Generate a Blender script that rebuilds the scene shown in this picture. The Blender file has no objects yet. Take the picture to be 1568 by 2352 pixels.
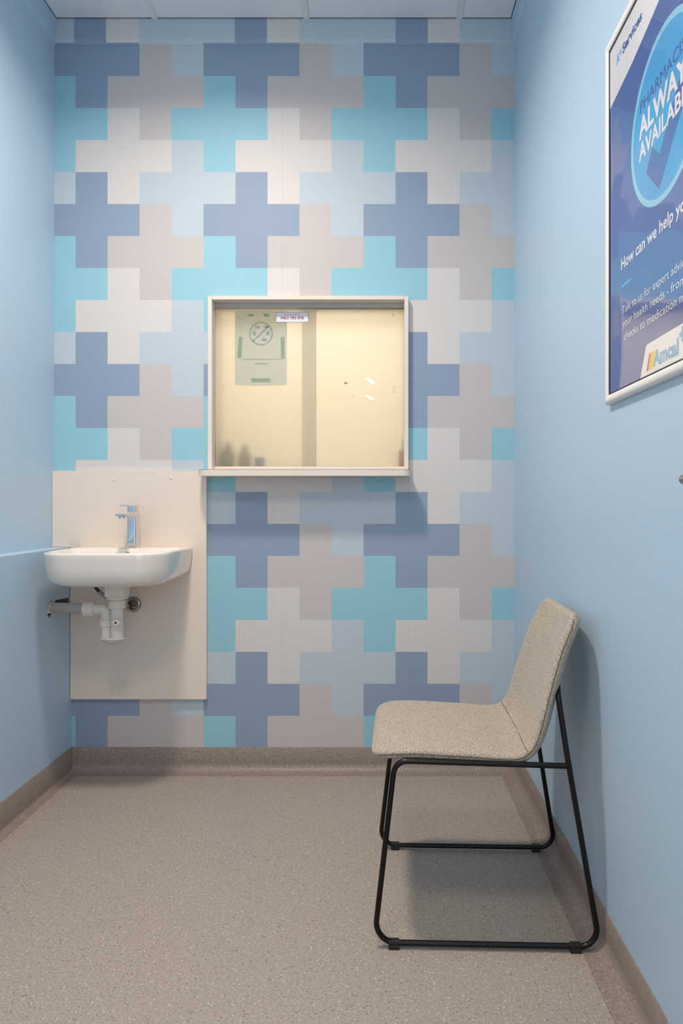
import bpy, bmesh, math, random
from mathutils import Vector, Matrix
from mathutils.geometry import tessellate_polygon

random.seed(7)
sc = bpy.context.scene
COL = sc.collection

# ------------------------------------------------------------------ camera
F = 1558.0
W, H = 1568, 2352
cam = bpy.data.cameras.new('camera')
camo = bpy.data.objects.new('camera', cam)
COL.objects.link(camo)
camo.location = (0, -2.7, 1.057)
camo.rotation_euler = (math.radians(90), 0, 0)
cam.sensor_fit = 'HORIZONTAL'
cam.sensor_width = 36
cam.lens = F / W * 36
cam.shift_x = (784 - 868) / W
cam.shift_y = (1160 - 1176) / W
cam.clip_start = 0.02
sc.camera = camo

# ------------------------------------------------------------------ world, lights, exposure
world = bpy.data.worlds.new('world')
sc.world = world
world.use_nodes = True
bg = world.node_tree.nodes['Background']
bg.inputs[0].default_value = (0.98, 0.97, 0.98, 1)
bg.inputs[1].default_value = 1.1

sc.view_settings.view_transform = 'Standard'
sc.view_settings.look = 'None'
sc.view_settings.gamma = 1
sc.view_settings.exposure = 0.25
sc.view_settings.use_curve_mapping = False
sc.cycles.max_bounces = 14
sc.cycles.diffuse_bounces = 8
sc.cycles.transmission_bounces = 10
sc.cycles.sample_clamp_indirect = 4
sc.cycles.caustics_reflective = False
sc.cycles.use_denoising = True

LIGHT_COL = (1.0, 0.875, 0.75)
LAMPS = [(-0.56, -1.03, 22.0, 0.22), (-0.40, -2.35, 13.0, 0.55)]     # x, y, watts, diameter; second one added to brighten right wall and front floor
for lx, ly, lw, ld in LAMPS:
    L_ = bpy.data.lights.new('downlight', 'AREA')
    L_.shape = 'DISK'; L_.size = ld
    L_.energy = lw; L_.color = LIGHT_COL
    L_.spread = math.radians(150)
    o_ = bpy.data.objects.new('downlight', L_)
    o_.location = (lx, ly, 2.972)
    COL.objects.link(o_)
PANEL_POWER = 22.0       # emission strength of the ceiling downlight diffuser
BACKROOM_POWER = 11.0     # watts of the lamp in the room behind the hatch

# ------------------------------------------------------------------ colours and materials
def lin(c):
    c = c / 255.0
    return c / 12.92 if c <= 0.04045 else ((c + 0.055) / 1.055) ** 2.4

def rgb(r, g, b):
    return (lin(r), lin(g), lin(b), 1)

def new_mat(name):
    m = bpy.data.materials.new(name)
    m.use_nodes = True
    nt = m.node_tree
    return m, nt, nt.nodes['Principled BSDF']

def plain(name, col, rough=0.5, metal=0.0, coat=0.0, spec=0.5, bump=0.0, bscale=200, emit=None, trans=0.0):
    m, nt, p = new_mat(name)
    p.inputs['Base Color'].default_value = col
    p.inputs['Roughness'].default_value = rough
    p.inputs['Metallic'].default_value = metal
    p.inputs['Coat Weight'].default_value = coat
    p.inputs['Specular IOR Level'].default_value = spec
    p.inputs['Transmission Weight'].default_value = trans
    if bump:
        add_bump(nt, p, bump, bscale)
    if emit:
        p.inputs['Emission Color'].default_value = col
        p.inputs['Emission Strength'].default_value = emit
    return m

def add_bump(nt, p, strength, scale, dist=0.001, detail=3):
    g = nt.nodes.new('ShaderNodeNewGeometry')
    n = nt.nodes.new('ShaderNodeTexNoise')
    n.inputs['Scale'].default_value = scale
    n.inputs['Detail'].default_value = detail
    b = nt.nodes.new('ShaderNodeBump')
    b.inputs['Strength'].default_value = strength
    b.inputs['Distance'].default_value = dist
    nt.links.new(g.outputs['Position'], n.inputs['Vector'])
    nt.links.new(n.outputs['Fac'], b.inputs['Height'])
    nt.links.new(b.outputs['Normal'], p.inputs['Normal'])
    return b

def M(nt, op, a, b=None, c=None):
    n = nt.nodes.new('ShaderNodeMath')
    n.operation = op
    for k, v in enumerate((a, b, c)):
        if v is None:
            continue
        if isinstance(v, (int, float)):
            n.inputs[k].default_value = v
        else:
            nt.links.new(v, n.inputs[k])
    return n.outputs[0]

def mixcol(nt, fac, a, b):
    n = nt.nodes.new('ShaderNodeMix')
    n.data_type = 'RGBA'
    if isinstance(fac, float):
        n.inputs[0].default_value = fac
    else:
        nt.links.new(fac, n.inputs[0])
    for k, v in ((6, a), (7, b)):
        if isinstance(v, tuple):
            n.inputs[k].default_value = v
        else:
            nt.links.new(v, n.inputs[k])
    return n.outputs[2]

C_DARK = rgb(143, 159, 181)
C_TEAL = rgb(149, 197, 211)
C_BEIGE = rgb(198, 190, 188)
C_LIGHT = rgb(214, 208, 205)
C_PALE = rgb(188, 199, 208)
C_WALL = rgb(177, 201, 220)

def wallpaper_mat():
    """plus-shaped crosses, five colours, tiling a grid of 127 mm squares"""
    m, nt, p = new_mat('cross_wallpaper')
    S = 0.1273
    X0 = (173.5 - 868) / 577.0
    Z0 = 1.057 + (1160 - 101.5) / 577.0
    g = nt.nodes.new('ShaderNodeNewGeometry')
    s = nt.nodes.new('ShaderNodeSeparateXYZ')
    nt.links.new(g.outputs['Position'], s.inputs[0])
    X, Z = s.outputs['X'], s.outputs['Z']
    i = M(nt, 'FLOOR', M(nt, 'DIVIDE', M(nt, 'SUBTRACT', X, X0), S))
    j = M(nt, 'FLOOR', M(nt, 'DIVIDE', M(nt, 'SUBTRACT', Z0, Z), S))
    t = M(nt, 'FLOORED_MODULO', M(nt, 'ADD', i, M(nt, 'MULTIPLY', j, 3)), 5)
    is1 = M(nt, 'COMPARE', t, 1, 0.1)
    is4 = M(nt, 'COMPARE', t, 4, 0.1)
    ci = M(nt, 'FLOORED_MODULO', M(nt, 'ADD', M(nt, 'SUBTRACT', i, is1), is4), 5)
    ramp = nt.nodes.new('ShaderNodeValToRGB')
    ramp.color_ramp.interpolation = 'CONSTANT'
    el = ramp.color_ramp.elements
    cols = [C_DARK, C_LIGHT, C_BEIGE, C_PALE, C_TEAL]
    el[0].position = 0; el[0].color = cols[0]
    el[1].position = 0.2; el[1].color = cols[1]
    for k in (2, 3, 4):
        e = el.new(0.2 * k); e.color = cols[k]
    nt.links.new(M(nt, 'DIVIDE', M(nt, 'ADD', ci, 0.5), 5), ramp.inputs[0])
    # joints between the lengths of wallpaper
    col = ramp.outputs[0]
    for px, w in ((648, 0.0009), (938.5, 0.0006)):
        xs = (px - 868) / 577.0
        d = M(nt, 'ABSOLUTE', M(nt, 'SUBTRACT', X, xs))
        fac = M(nt, 'MULTIPLY', M(nt, 'LESS_THAN', d, w), 0.22)
        col = mixcol(nt, fac, col, rgb(120, 125, 132))
    nt.links.new(col, p.inputs['Base Color'])
    p.inputs['Roughness'].default_value = 0.52
    p.inputs['Specular IOR Level'].default_value = 0.28
    add_bump(nt, p, 0.35, 520, 0.0006, 4)
    return m

def vinyl_mat(name, base, dark, light, rough):
    m, nt, p = new_mat(name)
    g = nt.nodes.new('ShaderNodeNewGeometry')
    col = None
    n = nt.nodes.new('ShaderNodeTexNoise')
    n.inputs['Scale'].default_value = 170
    n.inputs['Detail'].default_value = 4
    nt.links.new(g.outputs['Position'], n.inputs['Vector'])
    r = nt.nodes.new('ShaderNodeValToRGB')
    r.color_ramp.elements[0].position = 0.35
    r.color_ramp.elements[1].position = 0.65
    r.color_ramp.elements[0].color = tuple(c * 0.86 for c in base[:3]) + (1,)
    r.color_ramp.elements[1].color = tuple(min(1, c * 1.13) for c in base[:3]) + (1,)
    nt.links.new(n.outputs['Fac'], r.inputs[0])
    col = r.outputs[0]
    for k, (sc_, thr, c, off, rad) in enumerate(((170, 0.92, dark, 0.0, 0.33), (170, 0.92, light, 3.7, 0.33), (300, 0.86, dark, 9.1, 0.36), (300, 0.86, light, 5.5, 0.36))):
        mp = nt.nodes.new('ShaderNodeMapping')
        mp.inputs['Location'].default_value = (off, off * 1.7, off * 0.3)
        nt.links.new(g.outputs['Position'], mp.inputs[0])
        v = nt.nodes.new('ShaderNodeTexVoronoi')
        v.inputs['Scale'].default_value = sc_
        nt.links.new(mp.outputs[0], v.inputs['Vector'])
        sep = nt.nodes.new('ShaderNodeSeparateColor')
        nt.links.new(v.outputs['Color'], sep.inputs[0])
        pick = M(nt, 'GREATER_THAN', sep.outputs[0], thr)
        near = M(nt, 'LESS_THAN', v.outputs['Distance'], rad)
        col = mixcol(nt, M(nt, 'MULTIPLY', M(nt, 'MULTIPLY', pick, near), 0.75 if k < 2 else 0.4), col, c)
    nt.links.new(col, p.inputs['Base Color'])
    p.inputs['Roughness'].default_value = rough
    p.inputs['Specular IOR Level'].default_value = 0.35
    add_bump(nt, p, 0.25, 900, 0.0004, 2)
    return m

def fabric_mat():
    m, nt, p = new_mat('heathered_fabric')
    g = nt.nodes.new('ShaderNodeTexCoord')
    n = nt.nodes.new('ShaderNodeTexNoise')
    n.inputs['Scale'].default_value = 420
    n.inputs['Detail'].default_value = 6
    n.inputs['Roughness'].default_value = 0.75
    nt.links.new(g.outputs['Object'], n.inputs['Vector'])
    r = nt.nodes.new('ShaderNodeValToRGB')
    r.color_ramp.elements[0].position = 0.40
    r.color_ramp.elements[1].position = 0.60
    r.color_ramp.elements[0].color = rgb(116, 103, 88)
    r.color_ramp.elements[1].color = rgb(212, 197, 178)
    nt.links.new(n.outputs['Fac'], r.inputs[0])
    nt.links.new(r.outputs[0], p.inputs['Base Color'])
    p.inputs['Roughness'].default_value = 0.95
    p.inputs['Specular IOR Level'].default_value = 0.1
    p.inputs['Sheen Weight'].default_value = 0.25
    b = nt.nodes.new('ShaderNodeBump')
    b.inputs['Strength'].default_value = 0.6
    b.inputs['Distance'].default_value = 0.0012
    nt.links.new(n.outputs['Fac'], b.inputs['Height'])
    nt.links.new(b.outputs['Normal'], p.inputs['Normal'])
    return m

def frosted_mat():
    m = bpy.data.materials.new('frosted_glass')
    m.use_nodes = True
    nt = m.node_tree
    nt.nodes.clear()
    out = nt.nodes.new('ShaderNodeOutputMaterial')
    tr = nt.nodes.new('ShaderNodeBsdfTranslucent')
    tr.inputs[0].default_value = (0.97, 0.965, 0.95, 1)
    rf = nt.nodes.new('ShaderNodeBsdfRefraction')
    rf.inputs[0].default_value = (0.98, 0.98, 0.965, 1)
    rf.inputs['Roughness'].default_value = 0.55
    rf.inputs['IOR'].default_value = 1.2
    mx = nt.nodes.new('ShaderNodeMixShader')
    mx.inputs[0].default_value = 0.62
    nt.links.new(tr.outputs[0], mx.inputs[1])
    nt.links.new(rf.outputs[0], mx.inputs[2])
    gl = nt.nodes.new('ShaderNodeBsdfGlossy')
    gl.inputs['Roughness'].default_value = 0.008
    fr = nt.nodes.new('ShaderNodeFresnel')
    fr.inputs[0].default_value = 1.45
    mx2 = nt.nodes.new('ShaderNodeMixShader')
    nt.links.new(fr.outputs[0], mx2.inputs[0])
    nt.links.new(mx.outputs[0], mx2.inputs[1])
    nt.links.new(gl.outputs[0], mx2.inputs[2])
    nt.links.new(mx2.outputs[0], out.inputs[0])
    return m

def print_mat(name, col, rough=0.16):
    """gloss-covered print; the plastic cover is slightly wavy"""
    m, nt, p = new_mat(name)
    p.inputs['Base Color'].default_value = col
    p.inputs['Roughness'].default_value = rough
    p.inputs['Specular IOR Level'].default_value = 0.5
    p.inputs['Coat Weight'].default_value = 1.0
    p.inputs['Coat Roughness'].default_value = 0.02
    b = add_bump(nt, p, 0.42, 4.2, 0.03, 0)
    nt.links.new(b.outputs['Normal'], p.inputs['Coat Normal'])
    return m

MAT = {}
MAT['wallpaper'] = wallpaper_mat()
MAT['blue'] = plain('pale_blue_paint', C_WALL, 0.42, bump=0.25, bscale=420, spec=0.45)
MAT['vinyl'] = vinyl_mat('speckled_vinyl', rgb(163, 150, 139), rgb(96, 82, 76), rgb(214, 202, 190), 0.42)
MAT['vinyl_cove'] = vinyl_mat('speckled_vinyl_skirting', rgb(144, 130, 122), rgb(88, 76, 70), rgb(196, 184, 172), 0.42)
MAT['ceiling'] = plain('ceiling_white', rgb(228, 229, 230), 0.8)
MAT['tbar'] = plain('grid_white', rgb(222, 222, 222), 0.5)
MAT['gap'] = plain('dark_gap', rgb(40, 38, 36), 0.9)
MAT['laminate'] = plain('white_laminate', rgb(232, 217, 203), 0.33, spec=0.5)
MAT['board'] = plain('white_board', rgb(229, 216, 203), 0.38)
MAT['edge'] = plain('board_edge', rgb(120, 105, 90), 0.7)
MAT['alu'] = plain('silver_track', rgb(188, 184, 178), 0.45, metal=0.0)
MAT['ceramic'] = plain('glazed_ceramic', rgb(236, 226, 216), 0.07, coat=0.6)
MAT['chrome'] = plain('chrome', rgb(225, 225, 228), 0.05, metal=1.0)
MAT['chrome_worn'] = plain('worn_chrome', rgb(170, 165, 160), 0.18, metal=1.0)
MAT['pvc'] = plain('white_plastic', rgb(226, 218, 208), 0.38)
MAT['pvc_grey'] = plain('grey_plastic_pipe', rgb(178, 172, 160), 0.45, bump=0.2, bscale=60)
MAT['rubber'] = plain('black_rubber', rgb(30, 30, 32), 0.55)
MAT['black_metal'] = plain('black_powder_coat', rgb(9, 8, 8), 0.30, spec=0.32)
MAT['black_plastic'] = plain('black_plastic', rgb(22, 20, 20), 0.5)
MAT['fabric'] = fabric_mat()
MAT['seam'] = plain('seam_thread', rgb(96, 84, 72), 0.9)
MAT['frost'] = frosted_mat()
MAT['cream'] = plain('cream_paint', rgb(245, 238, 220), 0.8)
MAT['white_frame'] = plain('satin_white_frame', rgb(232, 229, 226), 0.35)
MAT['dark_line'] = plain('dark_trim', rgb(58, 54, 58), 0.6)
def paper_mat(name, col):
    m, nt, p = new_mat(name)
    p.inputs['Base Color'].default_value = col
    p.inputs['Roughness'].default_value = 0.8
    tr = nt.nodes.new('ShaderNodeBsdfTranslucent')
    tr.inputs[0].default_value = col
    mx = nt.nodes.new('ShaderNodeMixShader')
    mx.inputs[0].default_value = 0.9
    nt.links.new(p.outputs[0], mx.inputs[1]); nt.links.new(tr.outputs[0], mx.inputs[2])
    nt.links.new(mx.outputs[0], nt.nodes['Material Output'].inputs[0])
    return m
MAT['paper'] = paper_mat('notice_paper', rgb(240, 246, 250))
MAT['label_white'] = plain('label_white', rgb(226, 222, 226), 0.4)
MAT['label_grey'] = plain('label_border', rgb(110, 108, 108), 0.5)
MAT['label_red'] = plain('label_red', rgb(150, 52, 48), 0.5)

# ------------------------------------------------------------------ helpers
def tag(o, label=None, cat=None, group=None, kind=None):
    if label: o['label'] = label
    if cat: o['category'] = cat
    if group: o['group'] = group
    if kind: o['kind'] = kind
    return o

def link(name, bm, mat, parent=None, smooth=False, angle=35):
    me = bpy.data.meshes.new(name)
    bmesh.ops.recalc_face_normals(bm, faces=bm.faces)
    if smooth:
        for f in bm.faces: f.smooth = True
    bm.to_mesh(me)
    bm.free()
    if smooth:
        me.set_sharp_from_angle(angle=math.radians(angle))
    mats = mat if isinstance(mat, (list, tuple)) else [mat]
    for m in mats:
        me.materials.append(m)
    o = bpy.data.objects.new(name, me)
    COL.objects.link(o)
    if parent is not None:
        o.parent = parent
    return o

def empty(name, loc, rz=0.0):
    o = bpy.data.objects.new(name, None)
    o.location = loc
    o.rotation_euler = (0, 0, rz)
    o.empty_display_size = 0.05
    COL.objects.link(o)
    return o

def box(bm, x0, x1, y0, y1, z0, z1, bevel=0.0, seg=2, mi=0):
    g = bmesh.ops.create_cube(bm, size=1)
    vs = g['verts']
    for v in vs:
        v.co = Vector((x0 + (v.co.x + .5) * (x1 - x0), y0 + (v.co.y + .5) * (y1 - y0), z0 + (v.co.z + .5) * (z1 - z0)))
    fs = set(f for v in vs for f in v.link_faces)
    for f in fs: f.material_index = mi
    if bevel:
        es = list(set(e for v in vs for e in v.link_edges))
        r = bmesh.ops.bevel(bm, geom=es, offset=bevel, segments=seg, affect='EDGES', profile=0.5, clamp_overlap=True)
        for f in r['faces']: f.material_index = mi
    return vs

def area(pts):
    return sum(pts[i][0] * pts[(i + 1) % len(pts)][1] - pts[(i + 1) % len(pts)][0] * pts[i][1] for i in range(len(pts))) / 2

def prism(bm, loops, fn, d0, d1, mi=0, cap0=True, cap1=True):
    """extrude a 2-D outline (first loop, more loops = holes) from depth d0 to d1; fn(u, v, d) -> xyz"""
    ls = []
    for k, lp in enumerate(loops):
        lp = list(lp)
        if (area(lp) < 0) != (k > 0):
            lp.reverse()
        ls.append(lp)
    tris = tessellate_polygon([[Vector((p[0], p[1], 0)) for p in lp] for lp in ls])
    flat = [p for lp in ls for p in lp]
    A = [bm.verts.new(fn(p[0], p[1], d0)) for p in flat]
    B = [bm.verts.new(fn(p[0], p[1], d1)) for p in flat]
    for t in tris:
        try:
            if cap0: bm.faces.new([A[i] for i in t]).material_index = mi
            if cap1: bm.faces.new([B[i] for i in reversed(t)]).material_index = mi
        except ValueError:
            pass
    k = 0
    for lp in ls:
        n = len(lp)
        for i in range(n):
            a, b = k + i, k + (i + 1) % n
            bm.faces.new([A[a], A[b], B[b], B[a]]).material_index = mi
        k += n

def lathe(bm, prof, origin, axis='Z', n=32, flutes=0, fl=0.0, rng=None, mi=0):
    """prof: list of (radius, along)"""
    o = Vector(origin)
    rings = []
    for k, (r, h) in enumerate(prof):
        ring = []
        for i in range(n):
            a = 2 * math.pi * i / n
            rr = r
            if flutes and rng and rng[0] <= k <= rng[1]:
                rr = r + (fl if (i * flutes * 2 // n) % 2 else -fl)
            c, s = rr * math.cos(a), rr * math.sin(a)
            if axis == 'Z': p = Vector((c, s, h))
            elif axis == 'X': p = Vector((h, c, s))
            else: p = Vector((c, h, s))
            ring.append(bm.verts.new(o + p))
        rings.append(ring)
    for a, b in zip(rings, rings[1:]):
        for i in range(n):
            bm.faces.new([a[i], a[(i + 1) % n], b[(i + 1) % n], b[i]]).material_index = mi
    bm.faces.new(rings[0]).material_index = mi
    bm.faces.new(rings[-1]).material_index = mi

def fillet(pts, r, seg=8):
    pts = [Vector(p) for p in pts]
    if not isinstance(r, (list, tuple)):
        r = [r] * len(pts)
    out = [pts[0]]
    for i in range(1, len(pts) - 1):
        p, a, b = pts[i], pts[i - 1], pts[i + 1]
        d1, d2 = (a - p).normalized(), (b - p).normalized()
        ang = d1.angle(d2)
        t = min(r[i] / math.tan(ang / 2), (a - p).length * 0.49, (b - p).length * 0.49)
        p1, p2 = p + d1 * t, p + d2 * t
        rr = t * math.tan(ang / 2)
        bis = (d1 + d2).normalized()
        c = p + bis * (rr / math.sin(ang / 2))
        v1, v2 = p1 - c, p2 - c
        tot = v1.angle(v2)
        ax = v1.cross(v2).normalized()
        for k in range(seg + 1):
            out.append(c + Matrix.Rotation(tot * k / seg, 3, ax) @ v1)
    out.append(pts[-1])
    return out

def catmull(pts, sub=8):
    pts = [Vector(p) for p in pts]
    P = [pts[0] * 2 - pts[1]] + pts + [pts[-1] * 2 - pts[-2]]
    out = []
    for i in range(1, len(P) - 2):
        for k in range(sub):
            t = k / sub
            a, b, c, d = P[i - 1], P[i], P[i + 1], P[i + 2]
            out.append(0.5 * ((2 * b) + (c - a) * t + (2 * a - 5 * b + 4 * c - d) * t * t + (3 * b - a - 3 * c + d) * t ** 3))
    out.append(pts[-1])
    return out

def tube(bm, path, r, n=12, closed=False, caps=True, mi=0):
    path = [Vector(p) for p in path]
    N = len(path)
    tang = []
    for i in range(N):
        if closed:
            t = path[(i + 1) % N] - path[i - 1]
        else:
            t = path[min(i + 1, N - 1)] - path[max(i - 1, 0)]
        tang.append(t.normalized())
    up = Vector((0, 0, 1))
    if abs(tang[0].dot(up)) > 0.9: up = Vector((0, 1, 0))
    u = tang[0].cross(up).normalized()
    rings = []
    for i in range(N):
        t = tang[i]
        u = (u - t * u.dot(t)).normalized()
        v = t.cross(u)
        rings.append([bm.verts.new(path[i] + (u * math.cos(2 * math.pi * k / n) + v * math.sin(2 * math.pi * k / n)) * r) for k in range(n)])
    rng = range(N) if closed else range(N - 1)
    for i in rng:
        a, b = rings[i], rings[(i + 1) % N]
        for k in range(n):
            bm.faces.new([a[k], a[(k + 1) % n], b[(k + 1) % n], b[k]]).material_index = mi
    if caps and not closed:
        bm.faces.new(rings[0]).material_index = mi
        bm.faces.new(rings[-1]).material_index = mi

def rounded_rect(x0, x1, y0, y1, r, seg=6):
    pts = []
    for cx, cy, a0 in ((x1 - r, y1 - r, 0), (x0 + r, y1 - r, 90), (x0 + r, y0 + r, 180), (x1 - r, y0 + r, 270)):
        for k in range(seg + 1):
            a = math.radians(a0 + 90 * k / seg)
            pts.append((cx + r * math.cos(a), cy + r * math.sin(a)))
    return pts

def text_mesh(name, body, size_cap, width, fn, mat, parent, bold=0.0, thick=0.0002, align='LEFT', shear=0.0):
    """text with cap height size_cap squeezed to the given width; fn(u, v, d) -> xyz in the parent's frame"""
    cu = bpy.data.curves.new(name, 'FONT')
    cu.body = body
    cu.size = 1.0
    cu.offset = bold
    cu.resolution_u = 3
    to = bpy.data.objects.new(name, cu)
    COL.objects.link(to)
    dg = bpy.context.evaluated_depsgraph_get()
    me = bpy.data.meshes.new_from_object(to.evaluated_get(dg))
    COL.objects.unlink(to)
    bpy.data.objects.remove(to)
    xs = [v.co.x for v in me.vertices]
    x0, x1 = min(xs), max(xs)
    cap = CAP_H
    kx = width / (x1 - x0)
    ky = size_cap / cap
    for v in me.vertices:
        x, y = v.co.x, v.co.y
        u = (x - x0) * kx
        if align == 'CENTER': u -= width / 2
        v.co = Vector(fn(u + shear * y * ky, y * ky, thick))
    me.materials.clear()
    me.materials.append(mat)
    o = bpy.data.objects.new(name, me)
    COL.objects.link(o)
    o.parent = parent
    return o

def cap_height():
    cu = bpy.data.curves.new('t', 'FONT'); cu.body = 'H'; cu.size = 1
    to = bpy.data.objects.new('t', cu); COL.objects.link(to)
    dg = bpy.context.evaluated_depsgraph_get()
    me = bpy.data.meshes.new_from_object(to.evaluated_get(dg))
    h = max(v.co.y for v in me.vertices)
    COL.objects.unlink(to); bpy.data.objects.remove(to); bpy.data.meshes.remove(me)
    return h
CAP_H = cap_height()

# ------------------------------------------------------------------ dimensions of the room
XL, XLL, XR = -1.288, -1.218, 0.542      # upper left wall, lower left wall, right wall
YB, YF = 0.0, -3.1                        # back wall, front (door) wall
ZC = 2.983
ZS = 2.884                                # underside of the raised strip at the top of the walls
ZLEDGE = 0.890
SP = 0.015
XZ = lambda u, v, d: (u, d, v)            # outline in x-z, depth along y
YZ = lambda u, v, d: (d, u, v)            # outline in y-z, depth along x
XY = lambda u, v, d: (u, v, d)

# ------------------------------------------------------------------ floor
bm = bmesh.new()
box(bm, XL - .1, XR + .1, YF - .6, 0.12, -0.05, 0.0)
tag(link('floor', bm, MAT['vinyl']), 'speckled grey-beige vinyl floor', kind='structure')

# ------------------------------------------------------------------ back wall with the hatch opening
HX0, HX1, HZ0, HZ1 = -0.670, 0.1195, 1.168, 1.8805
bm = bmesh.new()
prism(bm, [[(XL - .1, -.05), (XR + .1, -.05), (XR + .1, ZC + .05), (XL - .1, ZC + .05)],
           [(HX0, HZ0), (HX1, HZ0), (HX1, HZ1), (HX0, HZ1)]], XZ, 0.0, 0.12)
tag(link('wall_back', bm, MAT['wallpaper']), 'back wall papered with overlapping blue, teal and grey crosses', kind='structure')

# ------------------------------------------------------------------ left wall: upper part, ledge, lower part with the pipe notch
bm = bmesh.new()
box(bm, XL - .1, XL, YF, 0.0, ZLEDGE - .03, ZC + .05)
# ledge board
box(bm, XL - .1, XLL, YF, 0.0, ZLEDGE - .03, ZLEDGE)
# lower wall face with rough cut-out round the waste pipe
PY, PZ, PR = -0.172, 0.668, 0.033
hole = []
for k in range(0, 19):
    a = math.radians(52 + (360 - 52 - 22) * k / 18)
    hole.append((PY + PR * 0.92 * math.cos(a), PZ + PR * math.sin(a)))
hole += [(-0.03, 0.662), (-0.004, 0.664), (-0.004, 0.692), (-0.07, 0.694), (-0.12, 0.697)]
prism(bm, [[(YF, 0), (0, 0), (0, ZLEDGE - .03), (YF, ZLEDGE - .03)], hole], YZ, XLL, XLL - 0.012)
tag(link('wall_left', bm, MAT['blue']), 'pale blue left wall with a ledge above a thicker lower part', kind='structure')

bm = bmesh.new()
box(bm, XR, XR + .1, YF, 0.0, -.05, ZC + .05)
tag(link('wall_right', bm, MAT['blue']), 'pale blue right wall behind the chair', kind='structure')

# front wall with the doorway the photograph is taken through
bm = bmesh.new()
prism(bm, [[(XL - .1, 0.0), (XR + .1, 0.0), (XR + .1, ZC + .05), (XL - .1, ZC + .05)],
           [(-0.70, 0.001), (0.44, 0.001), (0.44, 2.35), (-0.70, 2.35)]], XZ, YF, YF - .1)
tag(link('wall_front', bm, MAT['blue']), kind='structure')

# raised strip along the top of the walls (trim)
def strip_profile(sign):
    return [(0, ZC), (sign * SP, ZC), (sign * SP, ZS + .022), (sign * (SP - .002), ZS + .014), (sign * .006, ZS + .003), (0, ZS)]
bm = bmesh.new()
prism(bm, [[(-p[0], p[1]) for p in strip_profile(1)]], lambda u, v, d: (d, u, v), XL, XR)
tag(link('trim_1', bm, MAT['wallpaper']), kind='structure')
bm = bmesh.new()
prism(bm, [[(XL + p[0], p[1]) for p in strip_profile(1)]], XZ, YF, 0)
tag(link('trim_2', bm, MAT['blue']), kind='structure')
bm = bmesh.new()
prism(bm, [[(XR - p[0], p[1]) for p in strip_profile(1)]], XZ, YF, 0)
tag(link('trim_3', bm, MAT['blue']), kind='structure')

# ------------------------------------------------------------------ ceiling: lay-in tiles, T-bars, dark joints
bm = bmesh.new()
box(bm, XL - .1, XR + .1, YF - .1, 0.12, ZC + .03, ZC + .06, mi=2)
bars = [(px - 868) / 577.0 for px in (358, 704.5, 1053)]
ybars = [-0.40, -1.60, -2.80]
for xb in bars:
    box(bm, xb - .012, xb + .012, YF, -SP, ZC - .002, ZC + .006, mi=1)
for yb in ybars:
    box(bm, XL, XR, yb - .012, yb + .012, ZC - .002, ZC + .0055, mi=1)
xs = [XL + SP] + bars + [XR - SP]
ys = [-SP] + ybars + [YF]
for i in range(len(xs) - 1):
    for j in range(len(ys) - 1):
        a = xs[i] + (.0128 if i else .003); b = xs[i + 1] - (.0125 if i < len(xs) - 2 else .003)
        y1 = ys[j] - (.0128 if j else .0045); y0 = ys[j + 1] + .0125
        box(bm, a, b, y0, y1, ZC, ZC + .02, mi=0)
tag(link('ceiling', bm, [MAT['ceiling'], MAT['tbar'], MAT['gap']]), 'white suspended ceiling of large tiles in a grid', kind='structure')

# ------------------------------------------------------------------ coved vinyl skirting
def cove(h=0.094, r=0.032, t=0.004):
    """profile (distance from wall, height)"""
    p = [(0, 0), (0, h), (t * .6, h), (t, h - .002)]
    for k in range(9):
        a = math.radians(180 + 90 * k / 8)
        p.append((t + r + r * math.cos(a), .0015 + r + r * math.sin(a)))
    p.append((t + r + .02, 0.0008))
    p.append((t + r + .02, 0))
    return p
bm = bmesh.new()
prism(bm, [[(-p[0], p[1]) for p in cove()]], lambda u, v, d: (d, u, v), XLL, XR)
tag(link('baseboard_back', bm, MAT['vinyl_cove'], smooth=True, angle=50), kind='structure')
bm = bmesh.new()
prism(bm, [[(XLL + p[0], p[1]) for p in cove(0.097, 0.012)]], XZ, YF, -0.0005)
tag(link('baseboard_left', bm, MAT['vinyl_cove'], smooth=True, angle=50), kind='structure')
bm = bmesh.new()
prism(bm, [[(XR - p[0], p[1]) for p in cove(0.094, 0.036)]], XZ, YF, -0.0005)
tag(link('baseboard_right', bm, MAT['vinyl_cove'], smooth=True, angle=50), kind='structure')

# ------------------------------------------------------------------ service hatch in the back wall
win = tag(empty('window_1', (0, 0, 0)), 'white framed service hatch with two frosted sliding panes', kind='structure')
T = 0.016
P = 0.030
bm = bmesh.new()
box(bm, HX0, HX0 + T, -P, 0.16, 1.194, HZ1 - .001, 0.0008, 1)
link('window_jamb', bm, MAT['board'], win)
bm = bmesh.new()
box(bm, HX1 - T, HX1, -P, 0.16, 1.194, HZ1 - .001, 0.0008, 1)
link('window_jamb', bm, MAT['board'], win)
bm = bmesh.new()
box(bm, HX0 + T + .0005, HX1 - T - .0005, -P, 0.16, HZ1 - .0145, HZ1, 0.0008, 1)
link('window_head', bm, MAT['board'], win)
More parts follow.
